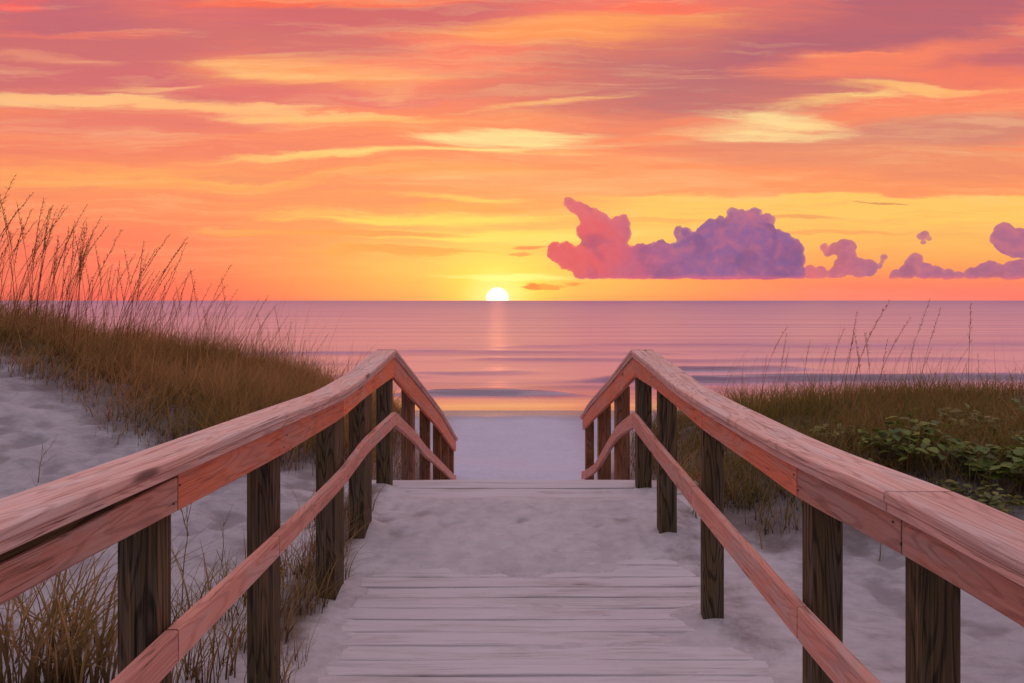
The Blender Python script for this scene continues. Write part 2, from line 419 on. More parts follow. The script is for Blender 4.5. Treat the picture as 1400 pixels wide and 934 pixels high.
for (yc, amp, wd, x0, x1, bend) in [(29.4, .26, .8, -4.5, 2.2, .25), (31.4, .10, .9, 1.0, 9, .5), (34.5, .34, 1.1, 3.5, 40, .5), (36.5, .10, 1.0, -40, -4, .8), (38.0, .15, 1.2, -7, 1.0, .5), (40, .30, 1.2, 7, 16, .6),
                                    (46, .18, 1.6, -3, 30, .8), (44, .12, 1.5, -40, -9, .8), (53, .16, 1.8, -30, 12, 1.0), (61, .2, 2.2, 0, 50, 1.1)]:
    cc = yc + bend*np.sin(SX*.23+yc) + .35*np.sin(SX*.61+yc*2)
    env = ss(SX, x0-1.5, x0+1.8)*ss(SX, x1+1.5, x1-1.8)
    # steep landward face
    q = SY-cc
    SZ += amp*env*np.where(q < 0, np.exp(-(q/(wd*.45))**2), np.exp(-(q/wd)**2))
SZ += .022*fbm(SX*.35, SY, .8, 3, 11.0)*ss(SY, 24.5, 29)*(SY < 120)
V = np.stack([SX, SY, SZ], -1).reshape(-1, 3)
idx = np.arange(SX.size).reshape(SX.shape)
Fq = np.stack([idx[:-1, :-1], idx[:-1, 1:], idx[1:, 1:], idx[1:, :-1]], -1).reshape(-1, 4)
sea = np_mesh('sea', V, Fq, sea_material())
tag(sea, 'calm pink and mauve sea with low swells reaching to the horizon', 'sea', kind='structure')

# ------------------------------------------------------------------ the sun's disc
def emis(name, colr, k):
    m, t = material(name)
    e = t.node('ShaderNodeEmission'); e.inputs[0].default_value = colr; e.inputs[1].default_value = k
    o = t.node('ShaderNodeOutputMaterial'); t.l.new(e.outputs[0], o.inputs[0]); return m
bm = bmesh.new(); bmesh.ops.create_icosphere(bm, subdivisions=5, radius=1)
me = bpy.data.meshes.new('setting_sun'); bm.to_mesh(me); bm.free()
me.polygons.foreach_set('use_smooth', [True]*len(me.polygons))
me.materials.append(emis('sun surface', (1.0, .93, .70, 1), 1.7))
sd = link(bpy.data.objects.new('setting_sun', me))
sd.location = (SUN_U*95000, 95000, EYE+2.5/F*95000); sd.scale = (15.5/F*95000,)*3
sd.visible_glossy = True
tag(sd, 'white half disc of the sun sinking behind the sea horizon', 'sun')

# ------------------------------------------------------------------ cumulus clouds
DEPTH = 11.0
def cloud_material(name, left, right, uL, uR, rim):
    m, t = material(name)
    g = t.node('ShaderNodeNewGeometry'); P = g.outputs['Position']
    X_, Y_, Z_ = t.xyz(P)[:3]
    uu = t.math('DIVIDE', X_, 3000.0); vv = t.math('DIVIDE', Z_, 3000.0)
    nz = t.noise(P, .011, 5, .6)
    q = t.math('ADD', uu, t.math('MULTIPLY', t.math('SUBTRACT', nz, .5), .10))
    c = t.mix(t.ss(q, uL, uR), srgb(*left), srgb(*right))
    # lower part of the cloud is bluer, warm light on the crest is painted into the colour
    c = t.mix(t.math('MULTIPLY', t.ss(t.math('ADD', vv, t.math('MULTIPLY', t.math('SUBTRACT', nz, .5), .05)), .085, .135), .35), c, srgb(214, 128, 140))
    c = t.mix(t.math('MULTIPLY', t.ss(vv, .036, .029), .8), c, srgb(226, 104, 128))
    lump = t.noise(P, .022, 5, .6, .4)  # lighter and darker lumps painted in for the cloud's self-shading
    lump2 = t.noise(P, .008, 3, .5, .3)
    c = t.mix(t.ss(lump, .38, .7, 0, .4), c, srgb(*rim))
    c = t.mix(t.ss(lump2, .5, .7, 0, .5), c, tuple(x*.72 for x in srgb(*right)[:3])+(1,))
    low = t.ss(t.math('ADD', vv, t.math('MULTIPLY', t.math('SUBTRACT', t.noise(P, .012, 4, .6), .5), .012)), .0285, .0345)
    wisp = t.ss(t.noise(P, .04, 5, .65), .25, .6, .25, 1.0)
    dens = t.math('MULTIPLY', t.math('MULTIPLY', low, wisp), 1/DEPTH)
    e = t.node('ShaderNodeEmission'); t.put(e.inputs[0], c); t.put(e.inputs[1], dens)  # the cloud glows by itself in place of scattered light
    ab = t.node('ShaderNodeVolumeAbsorption'); ab.inputs[0].default_value = (0, 0, 0, 1); t.put(ab.inputs[1], dens)
    ad = t.node('ShaderNodeAddShader'); t.l.new(e.outputs[0], ad.inputs[0]); t.l.new(ab.outputs[0], ad.inputs[1])
    o = t.node('ShaderNodeOutputMaterial'); t.l.new(ad.outputs[0], o.inputs['Volume'])
    m.cycles.volume_step_rate = .35
    return m
CD = 3000.0; 
bm_ = bmesh.new(); bmesh.ops.create_icosphere(bm_, subdivisions=2, radius=1); bm_.verts.index_update()
ICO = ([v_.co.copy() for v_ in bm_.verts], [[q.index for q in f.verts] for f in bm_.faces]); bm_.free()
def cloud(name, blobs, base_y, mat, label, group=None, voxel=2.6, disp=9, fill=None):
    """blobs: (x, y, r) as direction thousandths; flat base at base_y"""
    rng = random.Random(name+label)
    CV, CF = [], []; k = CD/F
    zb = (VY-base_y)*k+EYE
    blobs = list(blobs)
    if fill:
        for (x, y, r) in list(blobs):
            if fill[0] <= x <= fill[1]:
                yy = y
                while yy < base_y-2:
                    yy += r*.33; blobs.append((x+rng.uniform(-2, 2), min(yy, base_y-r*.2), r*.95))
    cx = sum(b[0] for b in blobs)/len(blobs)
    org = Vector(((cx-VX)*k, CD, zb))
    def sph(p, r):
        b = len(CV); CV.extend([p+q*r for q in ICO[0]]); CF.extend([tuple(i+b for i in f) for f in ICO[1]])
    for (x, y, r) in blobs:
        p = Vector(((x-VX)*k, CD+rng.uniform(-.3, .3)*r*k, (VY-y)*k+EYE)) - org
        sph(p, r*k*(1.04 if fill else 1.3))
        for j in range(5):
            th = rng.uniform(0, 6.283); ph = rng.uniform(-.6, .9)
            dd = Vector((math.cos(th)*math.cos(ph), -abs(math.sin(th))*math.cos(ph)*.9, math.sin(ph)))
            if j % 2: dd = Vector((math.cos(th), -.25, math.sin(th))).normalized()
            rr = r*k*rng.uniform(.3, .5)
            sph(p+dd*r*k*.62, rr)
    CV = [(v_.x, v_.y, v_.z if v_.z > 0 else v_.z*.06) for v_ in CV]
    me = bpy.data.meshes.new(name); me.from_pydata(CV, [], CF)
    me.materials.append(mat)
    o = link(bpy.data.objects.new(name, me)); o.location = org
    r = o.modifiers.new('r', 'REMESH'); r.mode = 'VOXEL'; r.voxel_size = voxel*1.15
    sm_ = o.modifiers.new('s', 'SMOOTH'); sm_.iterations = 9; sm_.factor = .8
    for i, (sz, st_) in enumerate(((70, disp*1.6), (30, disp*1.2), (11, disp*.6), (5, disp*.12))):
        tx = bpy.data.textures.new('cloud lumps', 'CLOUDS'); tx.noise_scale = sz; tx.noise_depth = 4
        dm = o.modifiers.new('d', 'DISPLACE'); dm.texture = tx; dm.strength = st_*2.0; dm.mid_level = .5; dm.texture_coords = 'GLOBAL'
    r2 = o.modifiers.new('r2', 'REMESH'); r2.mode = 'VOXEL'; r2.voxel_size = voxel*1.25
    s2_ = o.modifiers.new('s2', 'SMOOTH'); s2_.iterations = 2
    dg = bpy.context.evaluated_depsgraph_get()
    m2 = bpy.data.meshes.new_from_object(o.evaluated_get(dg))
    o.modifiers.clear()
    # drop the closed voids left inside, so that the cloud is one filled volume
    bm = bmesh.new(); bm.from_mesh(m2); bm.verts.ensure_lookup_table()
    seen = set(); kill = []
    for v0 in bm.verts:
        if v0 in seen: continue
        stack = [v0]; seen.add(v0); comp = []
        while stack:
            q_ = stack.pop(); comp.append(q_)
            for e_ in q_.link_edges:
                w_ = e_.other_vert(q_)
                if w_ not in seen: seen.add(w_); stack.append(w_)
        fs_ = {f_ for q_ in comp for f_ in q_.link_faces}
        vol = sum(f_.calc_center_median().dot(f_.normal)*f_.calc_area() for f_ in fs_)
        if vol <= 0: kill += comp
    bmesh.ops.delete(bm, geom=kill, context='VERTS')
    bm.to_mesh(m2); bm.free(); m2.polygons.foreach_set('use_smooth', [True]*len(m2.polygons))
    m2.materials.clear(); m2.materials.append(mat)
    m2.name = name; o.data = m2; bpy.data.meshes.remove(me)
    tag(o, label, 'cloud', group)
    return o
mc = cloud_material('cumulus', (232, 102, 104), (146, 100, 148), .085, .24, (236, 120, 120))
cloud('cumulus_cloud', [(776, 274, 6), (781, 279, 8), (788, 284, 9), (757, 340, 10), (772, 342, 12), (790, 352, 14), (775, 356, 12), (762, 352, 9), (797, 292, 11), (808, 300, 14), (820, 305, 15), (832, 312, 13), (843, 306, 10), (852, 303, 8), (800, 318, 13), (812, 325, 14), (826, 328, 12),
    (757, 346, 9), (768, 350, 13), (782, 348, 11), (796, 344, 12), (786, 362, 10), (806, 350, 18), (822, 352, 22), (842, 356, 22), (860, 354, 18), (878, 352, 18), (895, 350, 18), (912, 352, 20), (905, 345, 15), (930, 352, 22),
    (790, 374, 8), (805, 374, 8), (934, 338, 12), (938, 320, 9), (928, 315, 6), (950, 345, 26), (968, 322, 17), (975, 312, 14), (984, 306, 10), (990, 335, 32), (1005, 305, 14), (1002, 292, 7), (1015, 300, 13), (1030, 298, 13), (1040, 304, 12), (1050, 297, 7), (1010, 325, 26),
    (1030, 338, 32), (1050, 330, 20), (1055, 350, 26), (1070, 330, 13), (1078, 342, 18), (1085, 356, 14), (1062, 322, 9), (960, 362, 20), (1000, 362, 20), (1040, 364, 18), (870, 368, 14), (830, 370, 12), (900, 368, 14), (930, 368, 14), (1080, 368, 13), (1092, 374, 8)],
    381, mc, 'large billowing purple cumulus cloud with a pink left end above the horizon', fill=(806, 1095))
mc2 = cloud_material('cumulus far', (218, 112, 124), (176, 108, 138), .38, .5, (238, 130, 122))
cloud('cumulus_cloud', [(1108, 372, 8), (1120, 374, 8), (1134, 344, 6), (1128, 338, 5), (1143, 340, 7), (1152, 334, 6), (1160, 338, 8), (1157, 350, 10), (1162, 362, 12), (1175, 366, 11), (1186, 366, 9), (1148, 372, 9), (1135, 376, 6), (1150, 362, 8), (1190, 372, 5)],
    381, mc2, 'small hooked mauve cumulus cloud just right of the large purple cloud', 'small clouds over the right horizon', 2.0, 5)
cloud('cumulus_cloud', [(1202, 364, 4), (1208, 352, 4), (1206, 358, 3)], 370, mc2, 'tiny mauve puff of cloud between two low clouds', 'small clouds over the right horizon', 1.2, 2.5)
cloud('cumulus_cloud', [(1225, 377, 7), (1240, 373, 9), (1250, 364, 9), (1252, 355, 7), (1262, 371, 10), (1280, 374, 9), (1296, 377, 7), (1310, 378, 6), (1330, 376, 8), (1345, 372, 10), (1352, 364, 7), (1362, 370, 10), (1380, 371, 11), (1398, 369, 12), (1420, 370, 14), (1450, 372, 12)],
    383, mc2, 'long low bank of mauve cloud running to the right edge', 'small clouds over the right horizon', 2.2, 6)
cloud('cumulus_cloud', [(1372, 318, 11), (1378, 330, 15), (1392, 334, 18), (1408, 338, 18), (1366, 324, 9), (1394, 345, 10), (1430, 340, 16)], 352, mc2,
    'rounded purple cloud floating high at the right edge', 'small clouds over the right horizon', 2.4, 6)
cloud('cumulus_cloud', [(1258, 323, 4), (1264, 321, 5), (1270, 326, 3), (1263, 332, 3)], 334, mc2,
    'tiny pink wisp of cloud high above the low bank', 'small clouds over the right horizon', 1.2, 2.5)
mc3 = cloud_material('low wisps', (224, 128, 84), (214, 120, 92), 0, .1, (240, 150, 84))

# ------------------------------------------------------------------ wood
def wood(name, base, dark, light, warm, rough=.7, sand=0.0, grain=1.0, spec=.25, ring=.5):
    m, t = material(name)
    uvn = t.node('ShaderNodeUVMap').outputs[0]
    oi = t.node('ShaderNodeObjectInfo').outputs['Random']
    off = t.comb(t.math('MULTIPLY', oi, 37.0), t.math('MULTIPLY', oi, 11.0), 0.0)
    p = t.vmath('ADD', uvn, off)
    long_ = t.noise(t.mapping(p, scale=(1.6, 90, 1)), 1.0, 5, .65, .15)
    mid_ = t.noise(t.mapping(p, scale=(1.1, 16, 1)), 1.0, 4, .6, .8)
    bl = t.noise(t.mapping(p, scale=(1.4, 2.4, 1)), 1.0, 3, .5)
    # growth rings: distance field warped by noise gives cathedral figure
    rp = t.mapping(p, scale=(.9, 7.5, 1))
    r0 = t.noise(rp, 1.0, 2, .45, .35)
    rings = t.math('SINE', t.math('MULTIPLY', r0, 95.0))
    rings = t.ss(rings, .1, 1.0)
    # knots
    vo = t.node('ShaderNodeTexVoronoi'); t.put(vo.inputs['Vector'], t.mapping(p, scale=(1.15, 5.2, 1))); vo.inputs['Scale'].default_value = 1.0
    knot = t.ss(vo.outputs['Distance'], .12, .05)
    c = t.mix(t.ss(bl, .3, .7), base, warm)
    gw = t.noise(t.mapping(p, scale=(2.2, 9, 1), loc=(8, 2, 0)), 1.0, 5, .65)
    grey = tuple(.55*x+.45*(base[0]*.3+base[1]*.4+base[2]*.3) for x in base[:3])+(1,)
    c = t.mix(t.ss(gw, .45, .62, 0, .85), c, grey)
    c = t.mix(t.ss(oi, 0, 1, 0, .28), c, dark)
    c = t.mix(t.math('MULTIPLY', rings, ring), c, dark)
    c = t.mix(t.ss(long_, .45, .75, 0, .55*grain), c, light)
    c = t.mix(t.ss(long_, .42, .22, 0, .6*grain), c, dark)
    crack = t.noise(t.mapping(p, scale=(.7, 46, 1), loc=(3, 3, 0)), 1.0, 3, .5, .25)
    ck = t.ss(t.math('ABSOLUTE', t.math('SUBTRACT', crack, .5)), .012, .0)
    ck = t.math('MULTIPLY', ck, t.ss(mid_, .44, .56))
    dk = tuple(x*.35 for x in dark[:3])+(1,)
    c = t.mix(t.math('MULTIPLY', ck, .85), c, dk)
    c = t.mix(t.math('MULTIPLY', knot, .8), c, dk)
    if sand:
        P = t.node('ShaderNodeNewGeometry').outputs['Position']
        s_ = t.noise(t.mapping(P, scale=(1.1, 7, 1)), 1.0, 6, .65, .4)
        c = t.mix(t.ss(s_, .25, .52, 0, sand), c, srgb(204, 197, 200))
    h = t.math('SUBTRACT', t.math('ADD', t.math('MULTIPLY', long_, .5), t.math('MULTIPLY', rings, -.15)), t.math('MULTIPLY', ck, .8))
    nb = t.bump(h, .7, .004)
    finish(t, c, rough, nb, spec)
    return m
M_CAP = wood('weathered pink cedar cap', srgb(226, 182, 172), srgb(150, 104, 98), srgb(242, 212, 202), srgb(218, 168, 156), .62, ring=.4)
M_RAIL_GLOW = wood('crest rail with painted dusk glow', srgb(240, 132, 86), srgb(190, 88, 52), srgb(246, 150, 104), srgb(236, 118, 72), .62, grain=.6, ring=.3)  # same cedar, with the orange dusk light at the crest in its colour
M_RAIL_LIT = wood('cedar rail with painted dusk light', srgb(230, 136, 102), srgb(168, 82, 60), srgb(236, 154, 122), srgb(222, 120, 86), .62, grain=.7, ring=.35)  # same cedar, warmed to carry the dusk light towards the crest
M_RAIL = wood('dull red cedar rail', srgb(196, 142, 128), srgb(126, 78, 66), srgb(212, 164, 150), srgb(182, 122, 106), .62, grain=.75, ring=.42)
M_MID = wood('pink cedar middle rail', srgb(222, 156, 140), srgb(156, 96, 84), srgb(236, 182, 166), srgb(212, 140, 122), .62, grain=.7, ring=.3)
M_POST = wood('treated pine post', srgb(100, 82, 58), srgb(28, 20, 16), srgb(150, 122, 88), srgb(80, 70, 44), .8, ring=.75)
M_POST_LIT = wood('sunlit brown post', srgb(150, 100, 68), srgb(70, 42, 30), srgb(186, 134, 96), srgb(130, 84, 54), .8, ring=.6)  # copy of the post wood with orange light painted in, for far posts
M_PLANK = wood('sandy deck board', srgb(192, 180, 178), srgb(130, 114, 114), srgb(210, 200, 198), srgb(184, 170, 168), .9, sand=.95, ring=.15, spec=.1)
m_, t_ = material('galvanised screw'); finish(t_, srgb(70, 62, 60), .5, None, .5); M_SCREW = m_

def sweep(name, pts, x0, x1, mat, parent, ch=.005, uv0=0.0, endcap=True):
    """board running along the walk: pts = (Y, z_bottom, z_top); chamfered cross section; UV u = length, v = girth"""
    V, Fc, UV = [], [], []
    rings = []
    L = uv0; prev = None
    for (y, zb, zt) in pts:
        if prev: L += math.hypot(y-prev[0], zt-prev[2])
        prev = (y, zb, zt)
        sec = [(x0+ch, zb), (x1-ch, zb), (x1, zb+ch), (x1, zt-ch), (x1-ch, zt), (x0+ch, zt), (x0, zt-ch), (x0, zb+ch)]
        base = len(V)
        V += [(x, y, z) for x, z in sec]
        rings.append((base, L, sec))
    for (b0, L0, s0), (b1, L1, s1) in zip(rings, rings[1:]):
        g = 0.0
        for i in range(8):
            j = (i+1) % 8
            d = math.dist(s0[i], s0[j])
            Fc.append((b0+i, b1+i, b1+j, b0+j))
            UV += [(L0, g), (L1, g), (L1, g+d), (L0, g+d)]
            g += d
    if endcap:
        for (b, L, s), flip in ((rings[0], False), (rings[-1], True)):
            f = list(range(b, b+8)); 
            if flip: f.reverse()
            Fc.append(tuple(f)); UV += [(L+V[k][0]*.3, V[k][2]) for k in f]
    return mesh_obj(name, V, Fc, mat, parent, UV)

def pchip_y(tab, y):
    ys_ = [q[0] for q in tab]; return [float(np.interp(y, ys_, [q[i] for q in tab])) for i in range(1, len(tab[0]))]
def smooth_tab(tab, y, wdt=.28):
    """moving average of the traced profile: boards bend gently rather than kink"""
    acc = None; n = 0
    for k in range(-6, 7):
        yy = min(max(y+k/6*wdt, tab[0][0]), tab[-1][0]); q = pchip_y(tab, yy); wgt = 1-abs(k)/7
        acc = [w_*wgt for w_ in q] if acc is None else [a_+w_*wgt for a_, w_ in zip(acc, q)]; n += wgt
    return [a_/n for a_ in acc]
def stations(a, b, step=.12):
    n = max(2, int(round((b-a)/step))); return [a+(b-a)*i/n for i in range(n+1)]

def post(parent, x0, x1, y0, y1, zb, zt):
    ch = .004
    V, Fc, UV = [], [], []
    lx = random.Random(int(y0*1000)).uniform(-.006, .006)
    for z in (zb, zt):
        V += [(x0+ch, y0, z), (x1-ch, y0, z), (x1, y0+ch, z), (x1, y1-ch, z), (x1-ch, y1, z), (x0+ch, y1, z), (x0, y1-ch, z), (x0, y0+ch, z)]
    g = 0
    for i in range(8):
        j = (i+1) % 8; d = math.dist(V[i][:2], V[j][:2])
        Fc.append((i, j, 8+j, 8+i)); UV += [(zb, g), (zb, g+d), (zt, g+d), (zt, g)]; g += d
    Fc.append(tuple(range(8, 16))); UV += [(V[k][0], V[k][1]) for k in range(8, 16)]
    return mesh_obj('post', V, Fc, M_POST_LIT if y0 > 6.3 else M_POST, parent, UV)

def screws(parent, side, pts):
    bm = bmesh.new()
    for (y, z) in pts:
        x = side*.9985
        bmesh.ops.create_cone(bm, cap_ends=True, segments=10, radius1=.0035, radius2=.003, depth=.004,
                              matrix=Matrix.Translation((x, y, z)) @ Matrix.Rotation(math.pi/2, 4, 'Y'))
    for (y, z) in pts[:0]: pass
    me = bpy.data.meshes.new('screw'); bm.to_mesh(me); bm.free(); me.materials.append(M_SCREW)
    return link(bpy.data.objects.new('screw', me), parent)

def railing(side, cap_tab, board_tab, mid_tab, cap_far, board_far, mid_far, posts, cap_cuts, board_cuts, mid_cuts, capw, label, gap_until=None):
    s = side
    root = empty('railing', (s*1.05, 6.1, -.1))
    tag(root, label, 'railing', 'handrails either side of the walkway')
    def P(o):
        o.parent = root; o.matrix_parent_inverse = Matrix.Translation(root.location).inverted(); return o
    def xr(a, b): return (a, b) if s > 0 else (-b, -a)
    # near part ---------------------------------------------------------------
    for tab, cuts, kind in ((cap_tab, cap_cuts, 'cap'), (board_tab, board_cuts, 'board'), (mid_tab, mid_cuts, 'mid')):
        ends = [tab[0][0]]+cuts+[tab[-1][0]]
        for a, b in zip(ends, ends[1:]):
            g = .0035
            pts = []
            for y in stations(a+g, b-g):
                q = smooth_tab(tab, y) if kind != 'board' else [*smooth_tab(tab, y)]
                ct = smooth_tab(cap_tab, y)[0]
                if kind == 'cap': pts.append((y, ct-.030, ct))
                elif kind == 'board':
                    top = ct-.0565
                    if gap_until and y < gap_until: top -= .012+.016*min(1, (gap_until-y)*2)
                    pts.append((y, q[0], top))
                else: pts.append((y, q[0], q[1]))
            if kind == 'cap':
                P(sweep('handrail', pts, *xr(.978, .978+capw), M_CAP, None, .005, a))
                P(sweep('handrail_base', [(y, z0-.0255, z0-.0015) for y, z0, z1 in pts], *xr(.984, .984+capw-.02), M_CAP, None, .003, a+5))
            if kind == 'board' and gap_until and a < 1.5:
                P(sweep('gap_shade_strip', [(y, z1-.01, z1+.045) for y, z0, z1 in pts], *xr(1.014, 1.034), M_POST, None, .002, a))  # dark strip added behind the gap so that it looks black with shade
            if kind == 'cap': pass
            elif kind == 'board': P(sweep('top_rail', pts, *xr(1.0, 1.036), M_RAIL if a < 1.9 else (M_RAIL_GLOW if s < 0 and a > 4 else M_RAIL_LIT), None, .004, a+2))
            else: P(sweep('middle_rail', pts, *xr(.985, 1.024), M_MID, None, .004, a+9))
    # beyond the crest --------------------------------------------------------
    def far(tab, name, x0, x1, mat, dt=0, thick=None, db=0):
        pts = []
        for y in stations(tab[0][0]+.002, tab[-1][0], .3):
            q = pchip_y(tab, y); q = smooth_tab(tab, y, .35) if y > tab[0][0]+.4 else q
            zt = q[-1]+dt; zb = zt-thick if thick else q[0]+db
            pts.append((y, zb, zt))
        return P(sweep(name, pts, *xr(x0, x1), mat, None, .004, 3))
    far(cap_far, 'handrail', .978, .978+capw, M_CAP, 0, .030)
    far(cap_far, 'handrail_base', .984, .984+capw-.02, M_CAP, -.0315, .024)
    far(board_far, 'top_rail', 1.0, 1.036, M_RAIL_LIT)
    far(mid_far, 'middle_rail', .985, 1.024, M_MID)
    scr = []
    for (yf, dep, wd, zb) in posts:
        ycen = yf+dep/2
        if ycen < cap_tab[-1][0]-.02: zt = min(smooth_tab(cap_tab, yf)[0], smooth_tab(cap_tab, yf+dep)[0])-.0575
        else: zt = pchip_y(cap_far, max(yf+dep, cap_far[0][0]))[0]-.060
        x0, x1 = xr(1.0375, 1.0375+wd)
        P(post(None, x0, x1, yf, yf+dep, zb, zt))
        if ycen < 6:
            bt = smooth_tab(board_tab, ycen)[0]; mt = smooth_tab(mid_tab, ycen)
            scr += [(ycen-.02, bt+.03), (ycen+.02, bt+.075)]
    for q_ in scr[:10]: P(screws(None, s, [q_]))
    return root

LC = [(.7, 1.07), (1.4, 1.058), (2.14, 1.033), (3.05, 1.006), (4.2, .968), (4.85, .985), (5.5, 1.035), (6.1, 1.082)]
LB = [(.7, .90), (1.43, .896), (2.18, .862), (3.1, .823), (4.25, .80), (4.95, .832), (5.6, .845), (6.12, .850)]
LM = [(.7, .425, .525), (1.5, .424, .526), (2.15, .423, .524), (3.08, .412, .497), (4.27, .408, .498), (4.97, .455, .555), (6.15, .440, .552)]
LCf = [(6.1, 1.082), (8.03, .55), (10.16, -.05), (12.9, -.95)]
LBf = [(6.12, .85, 1.025), (7.4, .48, .66), (8.2, .25, .44), (9.8, -.22, -.01), (12.75, -1.16, -.98)]
LMf = [(6.15, .440, .552), (7.47, .03, .14), (8.11, -.22, -.10), (9.7, -.72, -.61), (12.6, -1.66, -1.54)]
railing(-1, LC, LB, LM, LCf, LBf, LMf,
    [(1.02, .10, .11, -.7), (2.12, .10, .112, -.7), (3.15, .11, .112, -.7), (4.26, .22, .115, -.7), (5.10, .26, .113, -.7), (6.16, .13, .12, -.7), (7.55, .16, .12, -1.2), (9.0, .14, .12, -1.6), (10.4, .13, .11, -2.2), (11.6, .13, .11, -2.5), (12.6, .15, .11, -2.7)],
    [3.9], [2.18, 4.3], [2.15, 3.08, 4.6], .165, 'long weathered wooden handrail on the left side of the sandy walkway', gap_until=2.18)
RC = [(.7, 1.0), (1.4, .990), (1.88, .990), (2.52, .962), (2.9, .955), (3.84, .960), (4.42, .970), (5.05, 1.015), (6.1, 1.080)]
RB = [(.7, .85), (1.43, .849), (1.88, .836), (2.58, .79), (2.96, .80), (3.92, .804), (4.5, .838), (5.1, .862), (6.07, .862)]
RM = [(.7, .31, .43), (2.02, .31, .43), (2.54, .31, .425), (4.0, .345, .458), (4.34, .36, .474), (5.03, .39, .50), (6.07, .435, .56)]
RCf = [(6.1, 1.080), (7.39, .72), (9.6, .146), (10.75, -.22)]
RBf = [(6.07, .862, 1.02), (7.16, .55, .74), (9.5, -.08, .10), (10.6, -.40, -.22)]
RMf = [(6.07, .435, .56), (7.02, .18, .29), (7.98, -.22, -.11), (8.9, -.60, -.50), (10.6, -1.12, -1.0)]
railing(1, RC, RB, RM, RCf, RBf, RMf,
    [(.98, .10, .11, -.7), (1.87, .07, .108, -.7), (2.54, .09, .108, -.7), (4.0, .06, .115, -.7), (5.2, .10, .125, -.7), (6.12, .12, .12, -.7), (7.36, .18, .135, -1.1), (8.9, .15, .15, -1.8), (10.45, .16, .115, -2.2)],
    [1.93, 4.9], [1.885, 2.58, 3.88, 5.3], [2.54, 4.05], .185, 'long weathered wooden handrail on the right side of the sandy walkway')

# ------------------------------------------------------------------ boardwalk
deck = empty('boardwalk', (0, 3.4, -.3))
tag(deck, 'sand covered plank boardwalk leading over the dune towards the beach', 'boardwalk')
inv = Matrix.Translation(deck.location).inverted()
rng = random.Random(3)
def plank(y0, y1, z0, z1, xl, xr_):
    th = .035; ch = .004
    V, Fc, UV = [], [], []
    nseg = 14
    w0 = rng.uniform(0, 9)
    for i in range(nseg+1):
        x = xl+(xr_-xl)*i/nseg
        wz = .003*math.sin(x*2.1+w0)+.0015*math.sin(x*5+w0*2)
        wy = .004*math.sin(x*1.3+w0*3)
        sec = [(y0+wy, z0-th), (y1+wy, z1-th), (y1+wy, z1-ch), (y1-ch+wy, z1), (y0+ch+wy, z0), (y0+wy, z0-ch)]
        V += [(x, y, z+wz) for y, z in sec]
    for i in range(nseg):
        a = i*6; b = a+6; g = 0; xa = xl+(xr_-xl)*i/nseg; xb = xl+(xr_-xl)*(i+1)/nseg
        for k in range(6):
            l = (k+1) % 6; d = .035
            if k in (0, 3): d = .14
            Fc.append((a+k, a+l, b+l, b+k)); UV += [(xa, g), (xa, g+d), (xb, g+d), (xb, g)]; g += d
    Fc.append(tuple(range(5, -1, -1))); UV += [(0, 0)]*6
    n = nseg*6; Fc.append(tuple(range(n, n+6))); UV += [(0, 0)]*6
    o = mesh_obj('plank', V, Fc, M_PLANK, deck, UV); o.matrix_parent_inverse = inv
    return o
y = 1.2
while y < 6.40:
    wdt = rng.choice([.138, .14, .142]); y1 = y+wdt
    if y1 > 6.5: break
    dz0 = rng.uniform(-.004, .004)
    plank(y, y1, float(deck_z(y))+dz0, float(deck_z(y1))+dz0, -1.36+rng.uniform(-.03, .03), 1.5+rng.uniform(-.05, .12))
    y = y1+rng.choice([.008, .010, .014])
y = y+.03
while y < 13.2:
    y1 = y+.14
    plank(y, y1, float(deck_z(y))-.01, float(deck_z(y1))-.01, -1.02, 1.02)
    y = y1+.01
for x in (-.9, 0, .9):
    pts = [(yy, float(deck_z(yy))-.26, float(deck_z(yy))-.05) for yy in stations(1.2, 13.2, .3)]
    o = sweep('joist', pts, x-.02, x+.02, M_POST, deck); o.matrix_parent_inverse = inv

# ------------------------------------------------------------------ grass
def grass_material(name, root, stops, transl=.5):
    m, t = material(name)
    g = t.node('ShaderNodeNewGeometry'); r = g.outputs['Random Per Island']
    uvx = t.xyz(t.node('ShaderNodeUVMap').outputs[0])
    c = t.ramp(r, stops)
    big = t.noise(g.outputs['Position'], .9, 3, .5)
    c = t.mix(t.ss(big, .45, .62, 0, .5), c, srgb(128, 118, 62))
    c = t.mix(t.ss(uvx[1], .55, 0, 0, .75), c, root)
    d = t.node('ShaderNodeBsdfDiffuse'); t.put(d.inputs[0], c)
    tr = t.node('ShaderNodeBsdfTranslucent'); t.put(tr.inputs[0], c)
    mx = t.node('ShaderNodeMixShader'); mx.inputs[0].default_value = transl
    t.l.new(d.outputs[0], mx.inputs[1]); t.l.new(tr.outputs[0], mx.inputs[2])
    o = t.node('ShaderNodeOutputMaterial'); t.l.new(mx.outputs[0], o.inputs[0])
    return m
M_GRASS = grass_material('dry dune grass', srgb(66, 46, 36), [(0, srgb(168, 124, 78)), (.3, srgb(206, 160, 106)), (.5, srgb(146, 124, 72)), (.7, srgb(218, 168, 122)), (1, srgb(118, 100, 60))])
M_GRASS_R = grass_material('green brown dune grass', srgb(52, 42, 32), [(0, srgb(112, 106, 58)), (.3, srgb(168, 140, 88)), (.5, srgb(96, 106, 50)), (.7, srgb(176, 136, 92)), (1, srgb(84, 94, 46))])
M_DRY = grass_material('dead grass stems', srgb(54, 42, 36), [(0, srgb(168, 134, 96)), (.4, srgb(128, 108, 72)), (.7, srgb(196, 158, 114)), (1, srgb(104, 94, 58))])
M_STALK = grass_material('sea oat stalk', srgb(84, 50, 40), [(0, srgb(166, 96, 70)), (.5, srgb(190, 118, 84)), (1, srgb(136, 84, 64))], .3)

